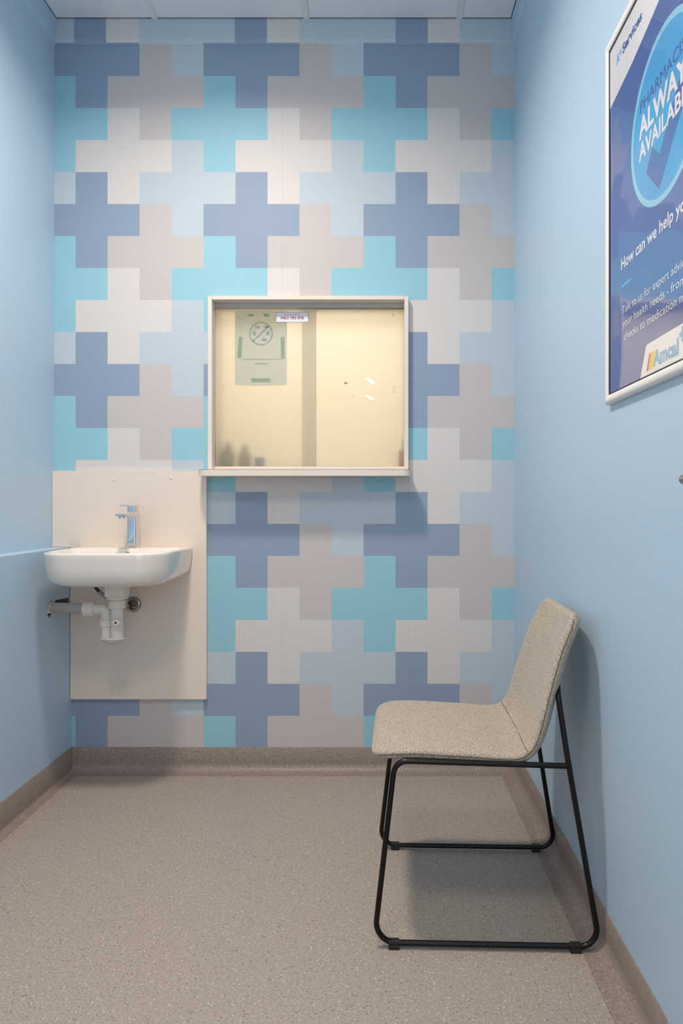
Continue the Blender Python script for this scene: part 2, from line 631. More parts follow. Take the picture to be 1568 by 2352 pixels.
# header track (double channel)
GX0, GX1 = HX0 + T, HX1 - T
bm = bmesh.new()
z0, z1 = 1.8475, 1.8655
box(bm, GX0, GX1, 0.019, 0.0205, z0, z1)
box(bm, GX0, GX1, 0.0205, 0.048, z1 - .002, z1)
box(bm, GX0, GX1, 0.0305, 0.032, z0 + .001, z1)
box(bm, GX0, GX1, 0.0465, 0.048, z0, z1)
link('header_track', bm, MAT['alu'], win)
bm = bmesh.new()
box(bm, GX0, GX1, 0.018, 0.050, 1.1945, 1.198)
box(bm, GX0, GX1, 0.018, 0.0195, 1.198, 1.2115)
box(bm, GX0, GX1, 0.0305, 0.032, 1.198, 1.207)
box(bm, GX0, GX1, 0.0485, 0.050, 1.198, 1.2115)
link('bottom_track', bm, MAT['board'], win)
# sliding panes
def finger_pull(x, y, z, parent, w=.009, h=.028):
    b = bmesh.new()
    prism(b, [rounded_rect(x - w / 2, x + w / 2, z - h / 2, z + h / 2, .001, 2),
              rounded_rect(x - w / 2 + .0011, x + w / 2 - .0011, z - h / 2 + .0011, z + h / 2 - .0011, .0008, 2)], XZ, y, y - .0006)
    link('finger_pull', b, plain('etched_edge', rgb(206, 190, 158), .4), parent)
bm = bmesh.new()
box(bm, GX0 + .001, -0.248, 0.0222, 0.0272, 1.1985, 1.862, .0005, 1)
paneL = link('sliding_pane', bm, MAT['frost'], win)
bm = bmesh.new()
box(bm, -0.306, GX1 - .001, 0.0360, 0.0410, 1.1985, 1.862, .0005, 1)
paneR = link('sliding_pane', bm, MAT['frost'], win)
finger_pull(-0.621, 0.0218, 1.528, paneL)
finger_pull(0.0650, 0.0356, 1.523, paneR)
# lock holes and scratches of the right pane
bm = bmesh.new()
lathe(bm, [(.0045, 0), (.0045, .0006)], (-0.1315, 0.0352, 1.5485), 'Y', 16)
box(bm, -0.128, -0.1205, .0352, .0358, 1.5478, 1.5495)
link('lock_hole', bm, plain('lock_metal', rgb(140, 128, 108), .4, metal=.4), paneR)
bm = bmesh.new()
for k in range(7):
    a = 2 * math.pi * k / 7
    lathe(bm, [(.0008, 0), (.0008, .0006)], (-0.1015 + .0045 * math.cos(a), 0.0352, 1.495 + .005 * math.sin(a)), 'Y', 8)
link('drilled_mark', bm, plain('scratch', rgb(160, 146, 120), .6), paneR)
bm = bmesh.new()
prism(bm, [[(0.056, 1.8265), (0.064, 1.8265), (0.064, 1.8185)]], XZ, 0.0352, 0.0358)
link('tape_corner', bm, plain('grey_tape', rgb(150, 160, 158), .6), paneR)

# window board (sill) with rounded front corners, running through the wall
SX0, SX1, SY = -0.6955, 0.1245, -0.12
out = []
r = 0.055
for k in range(9):
    a = math.radians(180 + 90 * k / 8)
    out.append((SX0 + r + r * math.cos(a), SY + r + r * math.sin(a)))
r2 = 0.03
for k in range(9):
    a = math.radians(270 + 90 * k / 8)
    out.append((SX1 - r2 + r2 * math.cos(a), SY + r2 + r2 * math.sin(a)))
out += [(SX1, -0.0004), (HX1 - .0005, -0.0004), (HX1 - .0005, 0.50), (HX0 + .0005, 0.50), (HX0 + .0005, -0.0004), (SX0, -0.0004)]
bm = bmesh.new()
prism(bm, [out], XY, 1.1685, 1.1935)
link('window_sill', bm, MAT['board'], win, smooth=True, angle=30)
bm = bmesh.new()   # dark glue line of the top laminate
prism(bm, [[(x - (.0004 if x < -.3 else -.0004) if y < -.001 else x, y - (.0004 if y < -.06 else 0)) for x, y in out if y < 0]], XY, 1.1922, 1.1932)
link('laminate_edge', bm, MAT['edge'], win)

# ------------------------------------------------------------------ room behind the hatch
bm = bmesh.new()
BX0, BX1, BY, BZ0, BZ1 = -1.15, 0.62, 1.5, 0.6, 2.5
box(bm, BX0, BX1, BY, BY + .02, BZ0, BZ1)
box(bm, BX0 - .02, BX0, 0.121, BY, BZ0, BZ1)
box(bm, BX1, BX1 + .02, 0.121, BY, BZ0, BZ1)
box(bm, BX0, BX1, 0.121, BY, BZ1, BZ1 + .02)
box(bm, BX0, BX1, 0.121, BY, BZ0 - .02, BZ0)
tag(link('wall_behind', bm, MAT['cream']), kind='structure')
la = bpy.data.lights.new('dispensary_lamp', 'AREA')
la.shape = 'RECTANGLE'; la.size = 1.2; la.size_y = 0.5
la.energy = BACKROOM_POWER
la.color = (1.0, 0.96, 0.91)
lo = bpy.data.objects.new('dispensary_lamp', la)
lo.location = (-0.3, 0.95, 2.45)
COL.objects.link(lo)

# things standing on the board behind the frosted pane
def bottle(x, y, h, r, col, label, name='bottle', cat='bottle', group=None):
    t = tag(empty(name, (x, y, 1.1935)), label, cat, group)
    b = bmesh.new()
    lathe(b, [(r * .9, 0), (r, .004), (r, h * .6), (r * .85, h * .72), (r * .42, h * .80), (r * .40, h * .84)], (0, 0, 0), 'Z', 24)
    link('bottle_body', b, plain(name + '_plastic', col, .4), t, True)
    b = bmesh.new()
    lathe(b, [(r * .46, h * .84), (r * .46, h * .97), (r * .40, h)], (0, 0, 0), 'Z', 20)
    link('cap', b, plain(name + '_cap', tuple(c * .8 for c in col[:3]) + (1,), .4), t, True)
bottle(-0.630, 0.15, 0.125, 0.028, rgb(120, 112, 90), 'dim tall bottle seen through frosted glass, leftmost at the hatch corner')
bottle(-0.560, 0.15, 0.115, 0.028, rgb(120, 112, 90), 'dim bottle seen through frosted glass, right beside the leftmost one')
t = tag(empty('small_box', (-0.488, 0.10, 1.1935)), 'small blurred blue box behind the frosted pane, right of two bottles', 'box')
b = bmesh.new(); box(b, -.019, .019, -.015, .015, 0, .022, .002); link('box_base', b, plain('box_grey', rgb(150, 145, 130), .5), t)
b = bmesh.new(); box(b, -.019, .019, -.015, .015, .022, .060, .002); link('blue_top', b, plain('box_blue', rgb(60, 120, 170), .5), t)
t = tag(empty('pump_bottle', (0.108, 0.09, 1.1935)), 'blurred reddish brown bottle behind the right pane at its lower right corner', 'bottle')
b = bmesh.new(); lathe(b, [(.024, 0), (.026, .005), (.026, .08), (.01, .1), (.01, .13)], (0, 0, 0), 'Z', 24)
link('bottle_body', b, plain('amber_plastic', rgb(150, 80, 60), .4), t, True)

# notice taped to the back of the left pane
NX0, NX1, NZ0, NZ1 = -0.5745, -0.3665, 1.5405, 1.836
notice = tag(empty('paper_notice', ((NX0 + NX1) / 2, 0.0276, NZ0)), 'large pale paper notice taped behind the left frosted pane', 'notice')
hw = (NX1 - NX0) / 2
bm = bmesh.new()
n = 12
top, bot = [], []
for k in range(n + 1):
    u = -hw + 2 * hw * k / n
    bot.append((u, 0.0 - 0.003 * (1 - (u / hw) ** 2)))
prism(bm, [bot + [(hw, NZ1 - NZ0), (-hw, NZ1 - NZ0)]], XZ, 0.0005, 0.0009)
link('paper_sheet', bm, MAT['paper'], notice)
cz = 0.205
def ring(r0, r1, cx, cz, n=40):
    return [[(cx + r1 * math.cos(2 * math.pi * k / n), cz + r1 * math.sin(2 * math.pi * k / n)) for k in range(n)],
            [(cx + r0 * math.cos(2 * math.pi * k / n), cz + r0 * math.sin(2 * math.pi * k / n)) for k in range(n)]]
pk = paper_mat('faded_pink_print', rgb(234, 236, 240))
tp = paper_mat('green_tape', rgb(224, 238, 224))
gn = paper_mat('faded_green_print', rgb(226, 240, 242))
bm = bmesh.new()
prism(bm, ring(.042, .048, 0, cz), XZ, 0.0001, 0.0004)
prism(bm, [[(-.034, cz - .028), (-.029, cz - .033), (.034, cz + .028), (.029, cz + .033)]], XZ, 0.0001, 0.0004)
prism(bm, [rounded_rect(-.075, .078, .100, .1035, .001, 1)], XZ, 0.0001, 0.0004)
link('printed_symbol', bm, pk, notice)
for (a, b_, w, h) in ((-.014, .026, .022, .012), (.018, .028, .018, .010), (-.026, .002, .014, .018), (.028, .002, .014, .018), (.012, -.024, .020, .014)):
    bm = bmesh.new()
    prism(bm, [rounded_rect(a - w / 2, a + w / 2, cz + b_ - h / 2, cz + b_ + h / 2, .004, 3)], XZ, 0.0001, 0.0004)
    link('printed_figure', bm, gn, notice)
bm = bmesh.new()
prism(bm, [rounded_rect(-.026, .028, .082, .087, .001, 1)], XZ, 0.0001, 0.0004)
link('printed_line', bm, gn, notice)
bm = bmesh.new()
prism(bm, [rounded_rect(-.052, -.030, NZ1 - NZ0 - .022, NZ1 - NZ0 - .010, .002, 1)], XZ, 0.0001, 0.0004)
link('tape_strip', bm, tp, notice)
bm = bmesh.new()
prism(bm, [rounded_rect(.010, .032, NZ1 - NZ0 - .022, NZ1 - NZ0 - .010, .002, 1)], XZ, 0.0001, 0.0004)
link('tape_strip', bm, tp, notice)
for pts in ([(-.090, .192), (-.074, .192), (-.078, .108), (-.095, .106)], [(.079, .192), (.095, .192), (.095, .104), (.081, .104)],
            [(-.038, .010), (.038, .010), (.038, .026), (-.038, .026)]):
    bm = bmesh.new(); prism(bm, [pts], XZ, 0.0010, 0.0013)
    bm2 = bm
    link('tape_strip', bm2, tp, notice)

# phone number label on the front of the left pane
st = tag(empty('phone_label', (-0.3445, 0.0221, 1.8105)), 'small white label with a red phone number stuck on the frosted hatch pane', 'label')
bm = bmesh.new(); prism(bm, [[(-.0655, -.0205), (.0655, -.0205), (.0655, .0205), (-.0655, .0205)]], XZ, -.0004, 0)
link('label_border', bm, MAT['label_grey'], st)
bm = bmesh.new(); prism(bm, [[(-.064, -.019), (.064, -.019), (.064, .019), (-.064, .019)]], XZ, -.0007, -.0004)
link('label_card', bm, MAT['label_white'], st)
text_mesh('label_lettering', '0423 783 878', 0.0105, 0.092, lambda u, v, d: (u, -.0008 - d, v - .0085), MAT['label_red'], st, bold=0.022, align='CENTER')
text_mesh('label_lettering', 'Security Centers Number', 0.0042, 0.064, lambda u, v, d: (u, -.0008 - d, v + .0088), MAT['label_red'], st, bold=0.0, align='CENTER')

# ------------------------------------------------------------------ splashback panel behind the basin
PX1 = -0.6785
sp = tag(empty('splashback_panel', (-0.95, 0, 0.289)), 'tall white splashback panel behind the basin, notched round the ledge', 'panel')
bm = bmesh.new()
pts = [(XLL + .002, .289), (PX1, .289), (PX1, 1.1925), (XL + .001, 1.1925), (XL + .001, ZLEDGE + .001), (XLL + .002, ZLEDGE + .001)]
prism(bm, [[(x + .95, z - .289) for x, z in pts]], XZ, -0.0005, -0.0185)
link('panel_board', bm, MAT['laminate'], sp)
for (px, py) in ((261.5, 1101), (392.5, 1098), (260.5, 1583)):
    x = (px - 868) / F * 2.682; z = 1.057 - (py - 1160) / F * 2.682
    bm = bmesh.new()
    lathe(bm, [(.0068, 0), (.0068, -.0008), (.0055, -.0018), (.002, -.0022)], (x + .95, -.0185, z - .289), 'Y', 24)
    link('screw_cap', bm, MAT['laminate'], sp, True)

# ------------------------------------------------------------------ wash basin
BXC, BZ = -0.9545, 0.771
basin = tag(empty('wash_basin', (BXC, -0.0195, BZ)), 'white ceramic wall-hung basin with rounded front corners', 'basin')
HWB, DEP = 0.2235, 0.381
def ring_pts(i, back, z, R=0.115, seg=10, front=None, hw=None):
    x0, x1 = -HWB + i, HWB - i
    y0, y1 = -DEP + i, -back
    rf = max(R - i * 0.6, .01)
    rb = 0.012 if back < .02 else 0.03
    pts = []
    for cx, cy, a0, rr in ((x1, y1, 0, rb), (x0, y1, 90, rb), (x0, y0, 180, rf), (x1, y0, 270, rf)):
        sx = 1 if cx > 0 else -1
        c_x = cx - sx * rr
        c_y = cy - rr if a0 < 180 else cy + rr
        for k in range(seg + 1):
            a = math.radians(a0 + 90 * k / seg)
            pts.append(Vector((c_x + rr * math.cos(a), c_y + rr * math.sin(a), z)))
    return pts
rings = [(.075, .0, .000), (.052, .0, .0015), (.036, .0, .006), (.023, .0, .014), (.014, .0, .026), (.0085, .0, .042), (.005, .0, .065), (.002, .0, .095),
         (.0, .0, .112), (.0003, .0, .1165), (.0018, .0005, .1198), (.0048, .001, .1215), (.010, .004, .1215), (.0135, .086, .1212), (.0165, .089, .1195), (.019, .093, .114),
         (.024, .098, .095), (.032, .105, .065), (.048, .118, .045), (.075, .14, .034), (.11, .17, .030)]
bm = bmesh.new()
vr = []
for i, b_, z in rings:
    vr.append([bm.verts.new(p) for p in ring_pts(i, b_, z)])
N = len(vr[0])
for a, b in zip(vr, vr[1:]):
    for k in range(N):
        bm.faces.new([a[k], a[(k + 1) % N], b[(k + 1) % N], b[k]])
bm.faces.new(vr[0]); bm.faces.new(vr[-1])
link('basin_bowl', bm, MAT['ceramic'], basin, True, 50)
bm = bmesh.new()
lathe(bm, [(.024, 0), (.026, .002), (.022, .004), (.008, .0035)], (0, -.265, .030), 'Z', 28)
link('drain_plug', bm, MAT['chrome'], basin, True)
bm = bmesh.new()
prism(bm, [rounded_rect(-.0065, .0065, -.001, .001, .0009, 4)], XZ, 0, -.0012)
ov = link('overflow_slot', bm, MAT['chrome_worn'], basin)
ov.location = (0.0, -.0965, .1065)

# ------------------------------------------------------------------ tap
tap = tag(empty('basin_tap', (-0.9455, -0.082, 0.8925)), 'chrome single-lever mixer tap standing on the basin', 'tap')
bm = bmesh.new()
prism(bm, [rounded_rect(-.0205, .0205, -.022, .022, .008, 5)], XY, 0, .004)
link('tap_base', bm, MAT['chrome'], tap, True)
bm = bmesh.new()
prism(bm, [rounded_rect(-.0178, .0178, -.019, .019, .007, 6)], XY, .004, .134)
link('tap_body', bm, MAT['chrome'], tap, True, 40)
bm = bmesh.new()
# spout: bar that thins towards the outlet
prof = [(-.010, .116), (-.010, .134), (-.130, .1325), (-.134, .131), (-.134, .1245), (-.128, .1225), (-.09, .1215), (-.03, .116)]
prism(bm, [prof], lambda u, v, d: (d, u, v), -.0175, .0175)
bmesh.ops.bevel(bm, geom=[e for e in bm.edges], offset=.0012, segments=2, affect='EDGES', clamp_overlap=True)
link('spout', bm, MAT['chrome'], tap, True, 40)
bm = bmesh.new()
lathe(bm, [(.0115, .124), (.0115, .114), (.010, .112), (.006, .1125)], (0, -.115, 0), 'Z', 24)
link('aerator', bm, MAT['chrome'], tap, True)
bm = bmesh.new()
prism(bm, [rounded_rect(-.0172, .0172, -.0185, .0185, .006, 5)], XY, .1365, .160)
hd = link('lever_handle', bm, MAT['chrome'], tap, True, 40)
bm = bmesh.new()
prism(bm, [rounded_rect(-.0175, .0175, -.088, .019, .004, 4)], XY, .1605, .1645)
link('lever_plate', bm, MAT['chrome'], hd, True, 40)

# ------------------------------------------------------------------ bottle trap, waste pipe, hoses
TX, TY = -0.9560, -0.215
trap = tag(empty('drain_trap', (TX, TY, 0.545)), 'white plastic P-shaped drain trap under the basin', 'drain trap')
zz = lambda z: z - 0.545
bm = bmesh.new()
prism(bm, [rounded_rect(-.037, .037, -.033, .033, .012, 5)], XY, zz(.724), zz(.7705))
link('waste_housing', bm, MAT['pvc'], trap, True, 40)
bm = bmesh.new()
lathe(bm, [(.030, zz(.7135)), (.037, zz(.7145)), (.038, zz(.719)), (.036, zz(.7238))], (0, 0, 0), 'Z', 40)
link('flange', bm, MAT['pvc'], trap, True)
bm = bmesh.new()
lathe(bm, [(.0255, zz(.700)), (.0255, zz(.714))], (0, 0, 0), 'Z', 32)
link('tailpiece', bm, MAT['pvc'], trap, True)
bm = bmesh.new()
lathe(bm, [(.027, zz(.679)), (.0295, zz(.680)), (.0295, zz(.704)), (.031, zz(.7065)), (.028, zz(.708))], (0, 0, 0), 'Z', 96, 24, .0005, (1, 2))
link('slip_nut', bm, MAT['pvc'], trap, True, 60)
bm = bmesh.new()
lathe(bm, [(.0215, zz(.568)), (.0215, zz(.680))], (0, 0, 0), 'Z', 36)
link('inlet_tube', bm, MAT['pvc'], trap, True)
# rim and rounded clear base shared by the two tubes
bm = bmesh.new()
dome = []
cxm = -.017
def oval(scale, z):
    return [bm.verts.new(Vector((cxm + (.042 * scale) * math.cos(2 * math.pi * k / 40), (.0245 * scale) * math.sin(2 * math.pi * k / 40), z))) for k in range(40)]
rr = [oval(1.0, zz(.569) + .004), oval(1.04, zz(.569)), oval(1.04, zz(.566))]
for a, b in zip(rr, rr[1:]):
    for k in range(40): bm.faces.new([a[k], a[(k + 1) % 40], b[(k + 1) % 40], b[k]])
bm.faces.new(rr[0]); bm.faces.new(rr[-1])
link('base_rim', bm, MAT['pvc'], trap, True)
bm = bmesh.new()
rr = [oval(.90, zz(.566))] + [oval(.90 * math.cos(math.radians(a)), zz(.566) - .020 * math.sin(math.radians(a))) for a in (15, 30, 45, 60, 72, 82)]
for a, b in zip(rr, rr[1:]):
    for k in range(40): bm.faces.new([a[k], a[(k + 1) % 40], b[(k + 1) % 40], b[k]])
bm.faces.new(rr[0]); bm.faces.new(rr[-1])
link('trap_cup', bm, plain('cloudy_plastic', rgb(196, 196, 190), .25), trap, True)
ox = -.0405
bm = bmesh.new()
lathe(bm, [(.0185, zz(.570)), (.0185, zz(.642))], (ox, .004, 0), 'Z', 32)
link('outlet_tube', bm, MAT['pvc'], trap, True)
bm = bmesh.new()
lathe(bm, [(.020, zz(.613)), (.0225, zz(.614)), (.0225, zz(.640)), (.0205, zz(.6415))], (ox, .004, 0), 'Z', 96, 24, .0005, (1, 2))
link('slip_nut', bm, MAT['pvc'], trap, True, 60)
bm = bmesh.new()
tube(bm, fillet([(ox, .004, zz(.640)), (ox, .004, zz(.675)), (ox - .055, .012, zz(.675))], .026, 10), .0198, 28)
link('elbow', bm, MAT['pvc'], trap, True)
bm = bmesh.new()
lathe(bm, [(.024, -.125), (.0275, -.124), (.0285, -.088), (.026, -.0855), (.022, -.085)], (0, .012, zz(.675)), 'X', 96, 20, .0003, (1, 2))
link('slip_nut', bm, MAT['pvc'], trap, True, 60)
# small side nozzle
bm = bmesh.new()
lathe(bm, [(.006, -.018), (.006, -.034)], (.0125, 0, zz(.6335)), 'Y', 20)
lathe(bm, [(.0115, -.034), (.012, -.036), (.012, -.044), (.010, -.0455)], (.0125, 0, zz(.6335)), 'Y', 24)
box(bm, -.004, .029, -.043, -.037, zz(.6295), zz(.6375), .0015)
nz = link('side_nozzle', bm, MAT['pvc'], trap, True)
bm = bmesh.new()
lathe(bm, [(.004, -.0455), (.004, -.0462)], (.0125, 0, zz(.6335)), 'Y', 16)
link('nozzle_hole', bm, MAT['black_plastic'], nz)

wp = tag(empty('waste_pipe', (XLL, TY + .012, 0.675)), 'grey waste pipe running from the trap into the hole in the left wall', 'pipe')
bm = bmesh.new()
L = TX - .110 - XLL
tube(bm, [(-.05, .045, 0), (0.0, .034, 0), (L * .5, .017, 0), (L, 0.0, 0)], .0188, 32)
link('pipe_body', bm, MAT['pvc_grey'], wp, True)
bm = bmesh.new()
tube(bm, [(-.012, .0365, 0), (.006, .0325, 0)], .0215, 32)
link('pipe_collar', bm, plain('cream_plastic', rgb(214, 198, 176), .45), wp, True)

# dark cavity behind the notch of the wall
bm = bmesh.new()
box(bm, XLL - .06, XLL - .055, -.25, -.001, .6, .75)
box(bm, XLL - .055, XLL - .0125, -.006, -.001, .6, .75)
tag(link('wall_cavity', bm, plain('raw_board', rgb(96, 80, 68), .9)), kind='structure')

ws = tag(empty('wall_valve', (-0.9655, -0.0185, 0.6645)), 'round chrome wall outlet cover beside the drain trap', 'valve')
bm = bmesh.new()
lathe(bm, [(.030, 0), (.0305, -.003), (.0285, -.008), (.024, -.0115), (.020, -.012), (.0175, -.010), (.0165, -.003)], (0, 0, 0), 'Y', 40)
link('cover_plate', bm, MAT['chrome_worn'], ws, True, 60)
bm = bmesh.new()
lathe(bm, [(.0125, -.004), (.0125, -.022), (.010, -.024)], (-.004, 0, 0), 'Y', 6)
lathe(bm, [(.008, -.022), (.008, -.034)], (-.004, 0, 0), 'Y', 20)
link('valve_nut', bm, plain('dull_brass', rgb(120, 95, 72), .35, metal=.8), ws)

for k, (p0, lab) in enumerate((((-1.068, -.150, .772), 'black flexible water hose under the basin, with a crimped metal end'),
                               ((-1.045, -.125, .772), 'second black flexible water hose close beside the drain housing'))):
    hs = tag(empty('water_hose', p0), lab, 'hose')
    path = catmull([(0, 0, 0), (.007, 0, -.025), (.026, 0, -.046), (.052, 0, -.066)] if k == 0 else
                   [(0, 0, 0), (.010, 0, -.022), (.026, 0.006, -.042), (.046, 0.012, -.060)], 8)
    bm = bmesh.new(); tube(bm, path[:15], .0058, 14); link('hose_tube', bm, MAT['rubber'], hs, True)
    bm = bmesh.new(); tube(bm, path[14:], .0064, 14); link('crimp_sleeve', bm, MAT['chrome_worn'], hs, True)
hs = tag(empty('supply_pipe', (-0.9695, -0.054, 0.6645)), 'thin metal supply pipe bending up from the wall outlet', 'pipe')
bm = bmesh.new()
tube(bm, fillet([(0, .001, 0), (0, -.022, 0), (-.003, -.026, .018), (.0, -.02, .105)], .012, 6), .0052, 12)
link('pipe_body', bm, MAT['chrome_worn'], hs, True)

# ------------------------------------------------------------------ chair
YAW = -math.radians(1.8)
NY, FY = -1.088, -0.622          # depth of the near and far sled loops
chair = tag(empty('side_chair', (0.26, -0.855, 0.0), YAW), 'beige-grey fabric shell chair on a black metal sled frame', 'chair')
def cl(x, y, z):                 # world (unrotated) -> chair frame
    return Vector((x - .26, y + .855, z))

def sled(near):
    s = 1 if near else -1
    yb = NY if near else FY
    lean = .018 * s
    def pt(x, z):
        return cl(x, yb + lean * (z / .45 if z < .45 else 1.0) + s * max(0, z - .585) * 2.2, z)
    tr = .0068
    b = bmesh.new()
    # bottom rail with both legs is one bent tube: front leg + seat rail + rear leg
    tube(b, fillet([pt(.4665, .4325), pt(.047, .4405), pt(-.0025, .0125), pt(.5315, .0125), pt(.4595, .455), pt(.4420, .592), pt(.4500, .612)],
                   [0, .034, .046, .040, .3, .02, 0], 10), tr, 14)
    return link('sled_loop', b, MAT['black_metal'], chair, True)
loops = [sled(True), sled(False)]
for lp, y in zip(loops, (NY, FY)):
    for x in (.045, .474):
        b = bmesh.new()
        c = cl(x, y, 0)
        box(b, c.x - .0125, c.x + .0125, c.y - .0088, c.y + .0088, .0003, .0105, .001)
        box(b, c.x - .0125, c.x + .0125, c.y - .0075, c.y + .0075, .0105, .0205, .0015)
        link('glide_pad', b, MAT['black_plastic'], lp)
    b = bmesh.new()
    c = cl(.4635, y + (.018 if y == NY else -.018), .4335)
    bmesh.ops.create_uvsphere(b, u_segments=14, v_segments=10, radius=.0072, matrix=Matrix.Translation(c))
    link('weld_joint', b, MAT['black_metal'], lp, True)
for x, z in ((.10, .4375), (.36, .4335)):
    b = bmesh.new()
    tube(b, [cl(x, NY + .032, z), cl(x, FY - .032, z)], .0055, 12)
    link('cross_bar', b, MAT['black_metal'], chair, True)

# padded shell: one closed skin lofted along the seat/back line
mid = catmull([Vector(p) for p in ((-.006, 0, .4435), (.004, 0, .4525), (.035, 0, .4605), (.096, 0, .463), (.17, 0, .4600), (.243, 0, .4565), (.31, 0, .4520), (.350, 0, .4550),
                (.376, 0, .4720), (.394, 0, .5050), (.4215, 0, .5965), (.4520, 0, .691), (.4780, 0, .749), (.4965, 0, .786))], 7)
for p_ in mid:
    p_.z -= .008 * max(0, min(1, (.62 - p_.z) / .14))
# resample evenly
lens = [0]
for a, b in zip(mid, mid[1:]): lens.append(lens[-1] + (b - a).length)
TOT = lens[-1]
def at(s):
    s = max(0, min(TOT, s))
    for i in range(len(lens) - 1):
        if s <= lens[i + 1]:
            t = (s - lens[i]) / (lens[i + 1] - lens[i])
            return mid[i].lerp(mid[i + 1], t)
    return mid[-1]
NS = 90
ss = []
for k in range(NS + 1):
    u = k / NS
    ss.append(TOT * (0.5 - 0.5 * math.cos(math.pi * u)) * .45 + TOT * u * .55)
SIDE_Y0 = -0.855
def sect(s):
    p = at(s)
    t = (at(s + .004) - at(s - .004)).normalized()
    nrm = Vector((-t.z, 0, t.x))        # towards the sitter
    d0, d1 = s, TOT - s
    fr = s / TOT
    # half width along the shell: wide seat, narrower towards the top of the back
    a = .213 - .010 * max(0, (fr - .45) / .55) - .030 * max(0, (fr - .62) / .38) ** 1.3
    r = .055
    if d0 < r: a -= r - math.sqrt(max(0, r * r - (r - d0) ** 2))
    r = .048
    if d1 < r: a -= r - math.sqrt(max(0, r * r - (r - d1) ** 2))
    a = max(a, .15)
    th = .0185
    e = .016
    if d0 < e: th *= math.sqrt(max(.0004, 1 - ((e - d0) / e) ** 2))
    if d1 < e: th *= math.sqrt(max(.0004, 1 - ((e - d1) / e) ** 2))
    # dish: seat hollow, back wraps
    dish = .010 + .016 * min(1, max(0, (fr - .42) / .2)) * (1 - .35 * max(0, (fr - .8) / .2))
    if d0 < .09: dish *= d0 / .09
    return p, t, nrm, a, th, dish
MS = 56
bm = bmesh.new()
rings_ = []
for s in ss:
    p, t, nrm, a, th, dish = sect(s)
    ring_ = []
    for k in range(MS):
        th_a = 2 * math.pi * k / MS
        c, sn = math.cos(th_a), math.sin(th_a)
        e1 = .38
        vv = a * math.copysign(abs(c) ** e1, c)
        nn = math.copysign(abs(sn) ** .62, sn)
        tt = th * (1.02 if nn > 0 else .98)
        q = p + nrm * (nn * tt - dish * (1 - (abs(vv) / a) ** 2.4)) + Vector((0, vv, 0))
        ring_.append(bm.verts.new(q - Vector((.26, 0, 0))))
    rings_.append(ring_)
for a_, b_ in zip(rings_, rings_[1:]):
    for k in range(MS):
        bm.faces.new([a_[k], a_[(k + 1) % MS], b_[(k + 1) % MS], b_[k]])
bm.faces.new(rings_[0]); bm.faces.new(rings_[-1])
shell = link('seat_shell', bm, MAT['fabric'], chair, True, 80)
# stitched seams along both sides and across the fold
for sg in (-1, 1):
    b = bmesh.new()
    path = []
    for s in ss[3:-3]:
        p, t, nrm, a, th, dish = sect(s)
        path.append(p + Vector((-.26, sg * (a + .0003), 0)) + nrm * .001)
    tube(b, path, .0011, 6)
    link('side_seam', b, MAT['seam'], shell)
b = bmesh.new()
s_f = None
best = 9
for k in range(400):
    s = TOT * k / 400
    q = at(s)
    if abs(q.x - .371) < best: best = abs(q.x - .371); s_f = s
p, t, nrm, a, th, dish = sect(s_f)
path = []
for k in range(-30, 31):
    vv = a * .995 * math.sin(math.pi / 2 * k / 30)
    c = abs(vv / a)
    up = (1 - c ** (1 / .38)) if c < 1 else 0
    thn = th * 1.02 * max(0, math.sqrt(max(0, 1 - (c ** (1 / .38)) ** 2))) ** .62
    path.append(p + nrm * (thn - dish * (1 - c ** 2.4) + .0001) + Vector((-.26, vv, 0)))
tube(b, path, .0010, 6)
link('fold_seam', b, MAT['seam'], shell)

# ------------------------------------------------------------------ framed poster on the right wall
# local frame: u = distance from the far edge towards the camera, v = height, d = out of the wall
PXW = XR
poster = tag(empty('framed_poster', (XR, -1.100, 1.295)), 'large blue pharmacy poster in a white frame on the right wall', 'poster')
PW, PH = 0.665, 0.846
FWD = 0.021
pf = lambda u, v, d: (-d, -u, v)
pq = lambda u, h, d: pf(u, h - 1.295, d)
def frame_bar(name, horizontal, a0, a1, pos, sgn):
    """rounded snap profile mitred at both ends"""
    b = bmesh.new()
    n = 10
    ra, rb = [], []
    prof = [(0, 0.0005)]
    for k in range(n + 1):
        a = math.pi * k / n
        prof.append((FWD / 2 - FWD / 2 * math.cos(a), .0065 + .008 * math.sin(a) ** .7))
    prof.append((FWD, 0.0005))
    for w, d in prof:
        if horizontal:
            ra.append(b.verts.new(pf(a0 + w, pos + sgn * w, d)))
            rb.append(b.verts.new(pf(a1 - w, pos + sgn * w, d)))
        else:
            ra.append(b.verts.new(pf(pos + sgn * w, a0 + w, d)))
            rb.append(b.verts.new(pf(pos + sgn * w, a1 - w, d)))
    m = len(prof)
    for k in range(m):
        b.faces.new([ra[k], ra[(k + 1) % m], rb[(k + 1) % m], rb[k]])
    b.faces.new(ra); b.faces.new(rb)
    return link(name, b, MAT['white_frame'], poster, True, 50)
U0, V0, V1 = .016, -.005, .826
frame_bar('frame_rail', True, U0, PW, V0, 1)
frame_bar('frame_rail', True, U0, PW, V1, -1)
frame_bar('frame_stile', False, V0, V1, U0, 1)
frame_bar('frame_stile', False, V0, V1, PW, -1)
b = bmesh.new()
rect = lambda m: [(U0 + m, V0 + m), (PW - m, V0 + m), (PW - m, V1 - m), (U0 + m, V1 - m)]
prism(b, [rect(FWD - .004), rect(FWD + .0025)], pf, .002, .0105)
link('frame_lip', b, MAT['dark_line'], poster)
c_navy = print_mat('print_deep_blue', rgb(72, 94, 158))
c_sky = print_mat('print_sky_blue', rgb(68, 158, 214))
c_ring = print_mat('print_pale_ring', rgb(142, 196, 220))
c_tick = print_mat('print_violet_blue', rgb(72, 98, 165))
c_white = print_mat('print_white', rgb(228, 224, 226))
c_cyan = print_mat('print_cyan', rgb(75, 178, 226))
